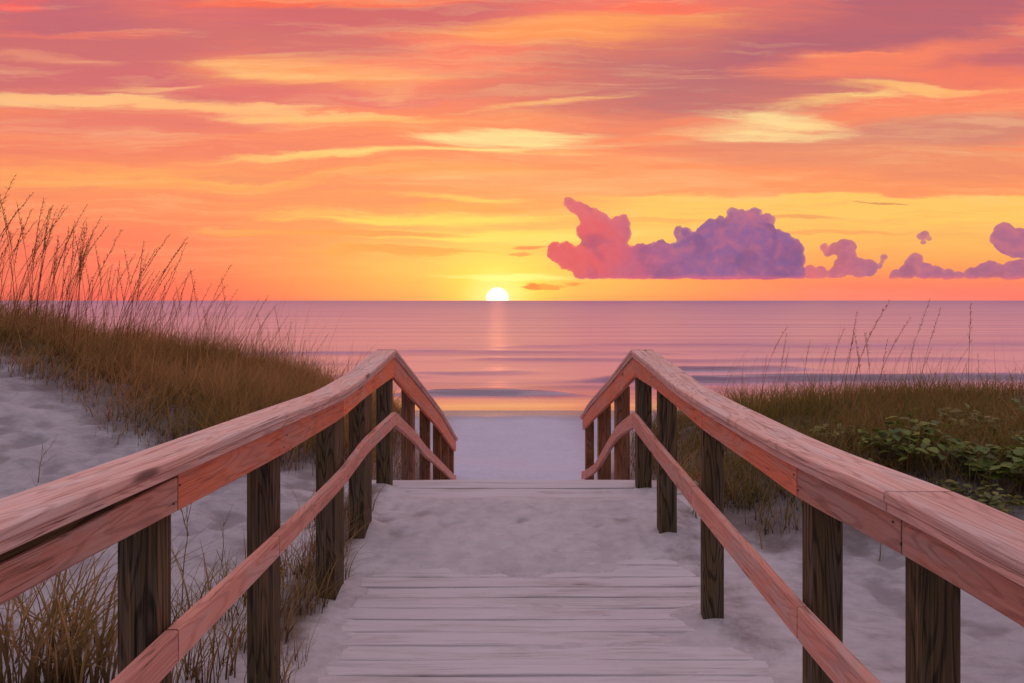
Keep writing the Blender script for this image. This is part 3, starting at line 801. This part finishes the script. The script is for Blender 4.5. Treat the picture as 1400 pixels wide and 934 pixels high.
def blades(P, H, lean, wid, curl, seg=4, rs=None):
    """P (n,3) roots; H heights; lean (n,2) tip offset / height; ribbons tapering to a point"""
    n = len(P); rs = rs or np.random
    az = rs.rand(n)*math.pi
    side = np.stack([np.cos(az), np.sin(az), np.zeros(n)], -1)
    ts = np.linspace(0, 1, seg+1)
    V = np.zeros((n, (seg+1)*2, 3)); UV = np.zeros((n, (seg+1)*2, 2))
    for i, q in enumerate(ts):
        cx = P.copy()
        f = q**(1.0+curl)
        cx[:, 0] += lean[:, 0]*H*f; cx[:, 1] += lean[:, 1]*H*f
        cx[:, 2] += H*(q-.25*(lean[:, 0]**2+lean[:, 1]**2)*q*q)
        ww = (wid*(1-q)**.6+wid*.10)[:, None]*.5
        V[:, 2*i] = cx-side*ww; V[:, 2*i+1] = cx+side*ww
        UV[:, 2*i] = (0, q); UV[:, 2*i+1] = (1, q)
    b = (np.arange(n)*(seg+1)*2)[:, None, None]
    fs = np.array([[2*i, 2*i+1, 2*i+3, 2*i+2] for i in range(seg)])[None]
    return V.reshape(-1, 3), (b+fs).reshape(-1, 4), UV.reshape(-1, 2)

def scatter(n, x0, x1, y0, y1, dens, seed):
    rs = np.random.RandomState(seed); out = []
    tot = 0
    while tot < n:
        X = rs.uniform(x0, x1, n); Y = rs.uniform(y0, y1, n)
        k = rs.rand(n) < dens(X, Y)
        out.append(np.stack([X[k], Y[k]], -1)); tot += k.sum()
    q = np.concatenate(out)[:n]
    return q[:, 0], q[:, 1], rs
def dune_grass(name, n, box, dens, hf, leanx, mat, label, seed, wid=.006):
    X, Y, rs = scatter(n, *box, dens, seed)
    Z = ground(X, Y)-.02
    H = hf(X, Y, rs)
    cl = fbm(X, Y, 2.2, 2, seed+.3)
    lean = np.stack([leanx+.55*rs.randn(n)+.5*cl, .45*rs.randn(n)], -1)
    tall = H > .6; lean[tall] *= .4; lean[tall, 0] += leanx*.6
    V, Fq, UV = blades(np.stack([X, Y, Z], -1), H, lean, wid*(.6+.8*rs.rand(n))*np.where(tall, .6, 1.0), .9, 5, rs)
    o = np_mesh(name, V, Fq, mat, None, True, UV)
    return tag(o, label, 'grass', kind='stuff')

def dl(X, Y):
    a = -X
    front = np.interp(a, [1.4, 2, 3, 4.2, 5.5, 7, 12], [6.9, 6.3, 6.3, 7.1, 8.0, 8.5, 8.8])
    front = front + .55*fbm(X, Y, 1.3, 3, 3.0)
    d = ss(Y, front, front+1.1)
    patch = .35+.65*ss(fbm(X, Y, 1.1, 3, 5.0), -.5, .2)
    out = d*patch*ss(a, 1.30, 1.75)*ss(Y, 11.8, 10.5)
    return out
LG = lambda: None
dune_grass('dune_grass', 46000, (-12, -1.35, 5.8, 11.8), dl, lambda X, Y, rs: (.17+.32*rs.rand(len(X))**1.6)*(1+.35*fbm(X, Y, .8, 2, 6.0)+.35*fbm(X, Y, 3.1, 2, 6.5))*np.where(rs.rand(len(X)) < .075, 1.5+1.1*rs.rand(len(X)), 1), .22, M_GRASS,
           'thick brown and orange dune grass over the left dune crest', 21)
def dr(X, Y):
    front = np.interp(X, [1.3, 2, 3, 4.2, 6, 10], [6.2, 5.6, 5.35, 5.05, 4.8, 5.0]) + .45*fbm(X, Y, 1.3, 3, 3.0)
    return ss(Y, front, front+.5)*ss(X, 1.35, 1.7)*ss(Y, 10.5, 9.2)*(.4+.6*ss(fbm(X, Y, 1.1, 3, 5.0), -.5, .2))
LATE()
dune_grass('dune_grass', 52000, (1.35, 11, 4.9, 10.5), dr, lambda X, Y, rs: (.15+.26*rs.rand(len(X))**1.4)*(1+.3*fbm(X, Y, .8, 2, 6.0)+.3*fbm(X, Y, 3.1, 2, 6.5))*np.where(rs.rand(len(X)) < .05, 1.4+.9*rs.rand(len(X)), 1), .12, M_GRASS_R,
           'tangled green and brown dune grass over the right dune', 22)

# tall sea oats: one stalk with its seed head is one plant ----------------------
def tube(V, Fc, pts, rad, sides=4):
    b = len(V)
    for (p, r) in zip(pts, rad):
        for k in range(sides):
            a_ = k*2*math.pi/sides; V.append((p[0]+r*math.cos(a_), p[1]+r*math.sin(a_), p[2]))
    for i in range(len(pts)-1):
        for k in range(sides):
            l = (k+1) % sides; q = b+i*sides
            Fc.append((q+k, q+l, q+sides+l, q+sides+k))
oat_meshes = []
for vnt in range(9):
    rg = random.Random(100+vnt)
    H = 1.0; lean = rg.uniform(.05, .40) if vnt < 7 else rg.uniform(-.12, .05); bow = rg.uniform(1.4, 2.2)
    N = 12
    pts = [(lean*(i/N)**bow, .03*math.sin(i/N*3+vnt), H*(i/N)) for i in range(N+1)]
    V, Fc = [], []
    tube(V, Fc, pts, [.0030*(1-.72*i/N) for i in range(N+1)])
    me = bpy.data.meshes.new('sea_oat_stalk'); me.from_pydata(V, [], Fc); me.materials.append(M_STALK)
    me.uv_layers.new(name='UVMap').data.foreach_set('uv', np.array([(0, V[l.vertex_index][2]) for l in me.loops]).ravel())
    # seed head: small spikelets drooping from the top third
    V, Fc = [], []
    tube(V, Fc, [(p_[0], p_[1], p_[2]) for p_ in pts[8:]], [.0022, .0020, .0018, .0014, .0011])
    for k in range(34):
        q = .68+.32*k/34+rg.uniform(-.01, .01)
        f = min(q, .999)*N; i = int(f); fr = f-i
        p = Vector(pts[i]).lerp(Vector(pts[min(i+1, N)]), fr)
        an = rg.uniform(0, 6.283); ln = rg.uniform(.025, .055)*(1.2-q*.5)
        dv = Vector((math.cos(an)*.45+.35, math.sin(an)*.5, rg.uniform(.1, .9))).normalized()*ln
        sd_ = Vector((-math.sin(an), math.cos(an), 0))*.0028
        b = len(V); V += [p, p+dv*.5+sd_, p+dv, p+dv*.5-sd_]; Fc.append((b, b+1, b+2, b+3))
    ms = bpy.data.meshes.new('seed_head'); ms.from_pydata([tuple(q) for q in V], [], Fc); ms.materials.append(M_STALK)
    ms.uv_layers.new(name='UVMap').data.foreach_set('uv', np.array([(0, 1.0)]*len(ms.loops)).ravel())
    # a few long arching leaves at the foot
    nb = 5; rs = np.random.RandomState(vnt)
    Vb, Fb, Ub = blades(np.zeros((nb, 3)), .25+.25*rs.rand(nb), np.stack([.2+.5*rs.randn(nb), .4*rs.randn(nb)], -1), np.full(nb, .006), .8, 5, rs)
    ml = bpy.data.meshes.new('leaves'); ml.from_pydata([tuple(q) for q in Vb], [], [tuple(q) for q in Fb.tolist()]); ml.materials.append(M_GRASS)
    ml.uv_layers.new(name='UVMap').data.foreach_set('uv', Ub[Fb.ravel()].astype(np.float32).ravel())
    oat_meshes.append((me, ms, ml))
def sea_oat(x, y, h, vnt, rz, label, group):
    z = float(ground(np.array([x]), np.array([y]))[0])-.02
    me, ms, ml = oat_meshes[vnt]
    st_ = bpy.data.objects.new('sea_oat', None); link(st_); st_.location = (x, y, z); st_.rotation_euler = (0, 0, rz); st_.scale = (h, h, h); st_.empty_display_size = .1
    tag(st_, label, 'sea oat', group)
    for nm, mm in (('stalk', me), ('seed_head', ms), ('leaves', ml)):
        link(bpy.data.objects.new(nm, mm), st_)
def px(x, y_ahead): return (x-VX)*y_ahead/F
rg = random.Random(5)
# left: dense stand at the frame edge thinning to the right
for i in range(262):
    q = rg.random()**1.35
    X_ = -6.9+q*4.9 + rg.uniform(-.25, .1); Y_ = rg.uniform(8.3, 10.6)
    if X_ < -1.7*1.0 and X_ > -9:
        f = (X_+6.9)/4.9
        top = max(.5, 1.78-1.15*max(0, f-.12)) * rg.uniform(.45, 1.1)
        if f > .55 and rg.random() < .4: continue
        sea_oat(X_, Y_, top, rg.randrange(7) if rg.random() < .85 else 7+rg.randrange(2), rg.uniform(-.5, .5),
                'tall thin sea oat stalk leaning right on the left dune', 'sea oats on the left dune')
for i in range(58):
    X_ = rg.uniform(2.3, 7.2); Y_ = rg.uniform(6.6, 9.4)
    cl = rg.random()
    if cl < .35: X_ = rg.gauss(3.55, .25)
    elif cl < .7: X_ = rg.gauss(5.2, .35)
    if X_ < 2.4: continue
    sea_oat(X_, Y_, rg.uniform(.5, 1.35)*(1.0 if cl < .7 else .75), rg.randrange(9), rg.uniform(-.6, .6),
            'thin sea oat stalk rising from the green grass on the right dune', 'sea oats on the right dune')

# tufts of dead grass near the walk ---------------------------------------------
def tuft(x, y, n, h, spread, wid, label, group, seed, leanx=.1, mat=None):
    rs = np.random.RandomState(seed)
    z0 = float(ground(np.array([x]), np.array([y]))[0])
    r = spread*np.sqrt(rs.rand(n)); a_ = rs.rand(n)*6.283
    X = x+r*np.cos(a_); Y = y+r*np.sin(a_)
    P = np.stack([X-x, Y-y, ground(X, Y)-z0-.015], -1)
    H = h*(.35+.75*rs.rand(n))
    lean = np.stack([leanx+.42*rs.randn(n), .38*rs.randn(n)], -1)
    V, Fq, UV = blades(P, H*1.1, lean, wid*1.15*(.5+rs.rand(n)), .8, 6, rs)
    o = np_mesh('grass_tuft', V, Fq, mat or M_DRY, None, True, UV)
    o.location = (x, y, z0)
    return tag(o, label, 'grass tuft', group)
GL = 'dry grass tufts along the left side of the walkway'
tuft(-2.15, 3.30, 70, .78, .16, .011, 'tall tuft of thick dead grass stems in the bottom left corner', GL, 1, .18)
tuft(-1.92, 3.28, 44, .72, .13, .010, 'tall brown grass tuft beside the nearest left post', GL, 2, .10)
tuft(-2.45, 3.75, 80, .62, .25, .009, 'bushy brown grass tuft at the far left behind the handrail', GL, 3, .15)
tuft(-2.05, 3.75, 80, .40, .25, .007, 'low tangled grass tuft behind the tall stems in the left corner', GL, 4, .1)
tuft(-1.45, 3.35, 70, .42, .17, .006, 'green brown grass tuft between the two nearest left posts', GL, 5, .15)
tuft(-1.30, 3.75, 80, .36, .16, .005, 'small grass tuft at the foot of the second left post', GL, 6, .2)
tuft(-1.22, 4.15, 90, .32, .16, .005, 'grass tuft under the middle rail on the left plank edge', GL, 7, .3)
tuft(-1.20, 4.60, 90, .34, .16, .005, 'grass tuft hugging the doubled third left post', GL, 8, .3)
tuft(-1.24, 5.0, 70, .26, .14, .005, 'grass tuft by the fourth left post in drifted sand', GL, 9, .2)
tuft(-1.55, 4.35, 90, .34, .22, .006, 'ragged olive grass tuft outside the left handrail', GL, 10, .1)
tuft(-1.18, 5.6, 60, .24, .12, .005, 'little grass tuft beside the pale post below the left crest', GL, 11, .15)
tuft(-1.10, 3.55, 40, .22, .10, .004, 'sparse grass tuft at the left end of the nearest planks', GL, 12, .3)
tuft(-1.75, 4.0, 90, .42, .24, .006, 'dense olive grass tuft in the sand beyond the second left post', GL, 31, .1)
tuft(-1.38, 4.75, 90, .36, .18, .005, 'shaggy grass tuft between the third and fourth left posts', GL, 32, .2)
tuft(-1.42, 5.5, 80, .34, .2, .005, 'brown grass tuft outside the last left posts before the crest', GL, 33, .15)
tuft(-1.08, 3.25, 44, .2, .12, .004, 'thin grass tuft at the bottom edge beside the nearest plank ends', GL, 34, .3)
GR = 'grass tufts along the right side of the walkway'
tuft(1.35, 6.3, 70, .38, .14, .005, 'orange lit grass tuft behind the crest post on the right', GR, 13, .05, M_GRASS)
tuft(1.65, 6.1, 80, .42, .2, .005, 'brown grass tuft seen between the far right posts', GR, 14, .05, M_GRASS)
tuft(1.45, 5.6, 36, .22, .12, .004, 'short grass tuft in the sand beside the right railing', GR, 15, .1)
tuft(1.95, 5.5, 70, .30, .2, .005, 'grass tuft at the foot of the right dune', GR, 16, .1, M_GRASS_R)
# bare twigs standing in the sand
def twig(x, y, h, seed, label):
    rg = random.Random(seed); V, Fc = [], []
    z0 = float(ground(np.array([x]), np.array([y]))[0])-.02
    def br(p, d, l, r, dep):
        n = 6; pts = [p]; 
        for i in range(n):
            d = (d+Vector((rg.uniform(-.16, .16), rg.uniform(-.16, .16), rg.uniform(-.05, .1)))).normalized(); pts.append(pts[-1]+d*l/n)
        tube(V, Fc, pts, [r*(1-.7*i/n) for i in range(n+1)], 4)
        if dep:
            for k in range(3):
                q = pts[rg.randrange(2, n)]; br(q, (d+Vector((rg.uniform(-.9, .9), rg.uniform(-.7, .7), .1))).normalized(), l*.5, r*.55, dep-1)
    br(Vector((0, 0, 0)), Vector((rg.uniform(-.15, .2), 0, 1)), h, .0045, 2)
    o = mesh_obj('twig', [tuple(q) for q in V], Fc, M_DRY, None, [(0, .8)]*sum(len(f) for f in Fc)); o.location = (x, y, z0)
    tag(o, label, 'twig', 'bare twigs standing in the sand')
twig(-1.95, 4.3, .62, 1, 'bare branching twig in the sand between the first two left posts')
twig(-2.9, 4.5, .55, 2, 'thin bare twig on the sand slope above the left handrail')
twig(-3.4, 5.2, .42, 3, 'small dark twig at the left edge of the sand slope')
twig(-2.35, 5.3, .40, 4, 'twig on the pale sand slope left of the grass')
twig(-1.75, 5.0, .45, 5, 'leaning twig between the second and third left posts')
twig(2.15, 5.2, .30, 6, 'short twig in the sand below the right bushes')
for k_, (x_, y_, h_, l_) in enumerate([(2.0, 4.9, .22, 'little root twig lying in the lumpy sand right of the third right post'), (1.75, 5.15, .2, 'wiry root twig close to the right rail posts'),
        (2.5, 5.0, .22, 'dark root twig just below the edge of the right dune grass'), (2.9, 4.6, .18, 'short root twig in open sand on the right'), (-3.9, 6.0, .3, 'wiry twig high on the left sand slope'), (-3.1, 5.9, .26, 'thin twig at the lower edge of the left dune grass')]):
    twig(x_, y_, h_, 20+k_, l_)
twig(-1.5, 3.9, .5, 8, 'dark twig close behind the second left post')

# ------------------------------------------------------------------ leafy shrubs on the right
def leaf_material(name, a_, b_, c_):
    m, t = material(name)
    g = t.node('ShaderNodeNewGeometry')
    c = t.ramp(g.outputs['Random Per Island'], [(0, srgb(*a_)), (.5, srgb(*b_)), (1, srgb(*c_))])
    uvx = t.xyz(t.node('ShaderNodeUVMap').outputs[0])
    mid = t.ss(t.math('ABSOLUTE', t.math('SUBTRACT', uvx[0], .5)), .05, .0)
    c = t.mix(t.math('MULTIPLY', mid, .4), c, srgb(150, 150, 96))
    c = t.mix(t.ss(t.noise(g.outputs['Position'], 30, 3, .6), .55, .75, 0, .5), c, srgb(88, 74, 40))
    p = t.node('ShaderNodeBsdfPrincipled'); t.put(p.inputs['Base Color'], c); p.inputs['Roughness'].default_value = .5; p.inputs['Specular IOR Level'].default_value = .3
    tr = t.node('ShaderNodeBsdfTranslucent'); t.put(tr.inputs[0], c)
    mx = t.node('ShaderNodeMixShader'); mx.inputs[0].default_value = .3
    t.l.new(p.outputs[0], mx.inputs[1]); t.l.new(tr.outputs[0], mx.inputs[2])
    o = t.node('ShaderNodeOutputMaterial'); t.l.new(mx.outputs[0], o.inputs[0]); return m
M_LEAF = leaf_material('broad green leaf', (82, 100, 50), (110, 128, 56), (138, 150, 60))
M_LEAF2 = leaf_material('dull green leaf', (98, 106, 58), (124, 124, 66), (150, 138, 76))
M_LEAF3 = leaf_material('yellow green leaf', (176, 190, 60), (196, 196, 64), (140, 168, 64))
def shrub(x, y, r, h, n, ls, mat, label, seed):
    rg = random.Random(seed)
    z0 = float(ground(np.array([x]), np.array([y]))[0])
    root = empty('leafy_shrub', (x, y, z0)); tag(root, label, 'shrub', 'leafy shrubs on the right dune')
    V, Fc, UV = [], [], []; SV, SF = [], []
    ns = max(4, n//9)
    for s_ in range(ns):
        an = rg.uniform(0, 6.283); rad = r*math.sqrt(rg.random()); tip = Vector((rad*math.cos(an), rad*math.sin(an), h*rg.uniform(.5, 1.05)*(1-.45*(rad/r)**2)))
        b0 = Vector((tip.x*.4, tip.y*.4, -.03)); pts = [b0.lerp(tip, i/5)+Vector((rg.uniform(-.01, .01), rg.uniform(-.01, .01), .05*math.sin(i/5*3.14))) for i in range(6)]
        tube(SV, SF, pts, [.004*(1-.12*i) for i in range(6)], 4)
        for k in range(n//ns+1):
            q = rg.uniform(.35, 1.0); f = q*5; i = min(4, int(f)); p = pts[i].lerp(pts[i+1], f-i)
            az = rg.uniform(0, 6.283); el = rg.uniform(-.25, .75); L = ls*rg.uniform(.6, 1.15); W = L*rg.uniform(.62, .85)
            d = Vector((math.cos(az)*math.cos(el), math.sin(az)*math.cos(el)-.15, math.sin(el))).normalized()
            s2 = d.cross(Vector((rg.uniform(-.3, .3), rg.uniform(-.3, .3), 1))).normalized(); up = s2.cross(d).normalized()
            p = p+d*.012
            prof = [(0, 0), (.18, .30), (.42, .5), (.68, .42), (.88, .2), (1, 0)]
            b = len(V)
            cen = []
            for (a2, w2) in prof:
                droop = -up*(a2*a2*.18*L)
                V.append(tuple(p+d*L*a2+droop)); V.append(tuple(p+d*L*a2+s2*W*w2+up*.10*W*w2*2+droop)); V.append(tuple(p+d*L*a2-s2*W*w2+up*.10*W*w2*2+droop))
            for j in range(5):
                a0 = b+j*3; a1 = a0+3; u0, w0 = prof[j]; u1, w1 = prof[j+1]
                Fc.append((a0, a1, a1+1, a0+1)); UV += [(.5, u0), (.5, u1), (.5+w1, u1), (.5+w0, u0)]
                Fc.append((a0, a0+2, a1+2, a1)); UV += [(.5, u0), (.5-w0, u0), (.5-w1, u1), (.5, u1)]
    mesh_obj('foliage', V, Fc, mat, root, UV, True)
    mesh_obj('stems', [tuple(q) for q in SV], SF, M_DRY, root, [(0, .7)]*sum(len(f) for f in SF))
shrub(2.75, 5.75, .30, .34, 150, .080, M_LEAF2, 'low dull green shrub nearest the right handrail', 1)
shrub(3.25, 6.0, .42, .50, 260, .095, M_LEAF, 'broad leaved green shrub in the middle of the right dune', 2)
shrub(3.85, 5.7, .42, .46, 260, .105, M_LEAF, 'large leaved bright green shrub right of the middle bush', 3)
shrub(4.0, 5.35, .28, .40, 110, .12, M_LEAF3, 'yellow green shrub with the biggest leaves at the right edge', 4)
shrub(3.40, 5.35, .32, .28, 160, .075, M_LEAF2, 'low dark shrub in front of the green bushes by the sand', 5)
shrub(4.45, 5.6, .40, .42, 200, .10, M_LEAF, 'green shrub cut by the right edge of the view', 6)
shrub(4.3, 6.9, .50, .38, 240, .09, M_LEAF2, 'dull green shrub high on the right dune among sea oats', 7)
shrub(3.0, 6.9, .45, .34, 200, .08, M_LEAF2, 'dark shrub behind the middle bush of the right dune', 8)
shrub(5.2, 7.0, .55, .36, 220, .09, M_LEAF2, 'farthest dull green shrub at the right frame edge', 9)
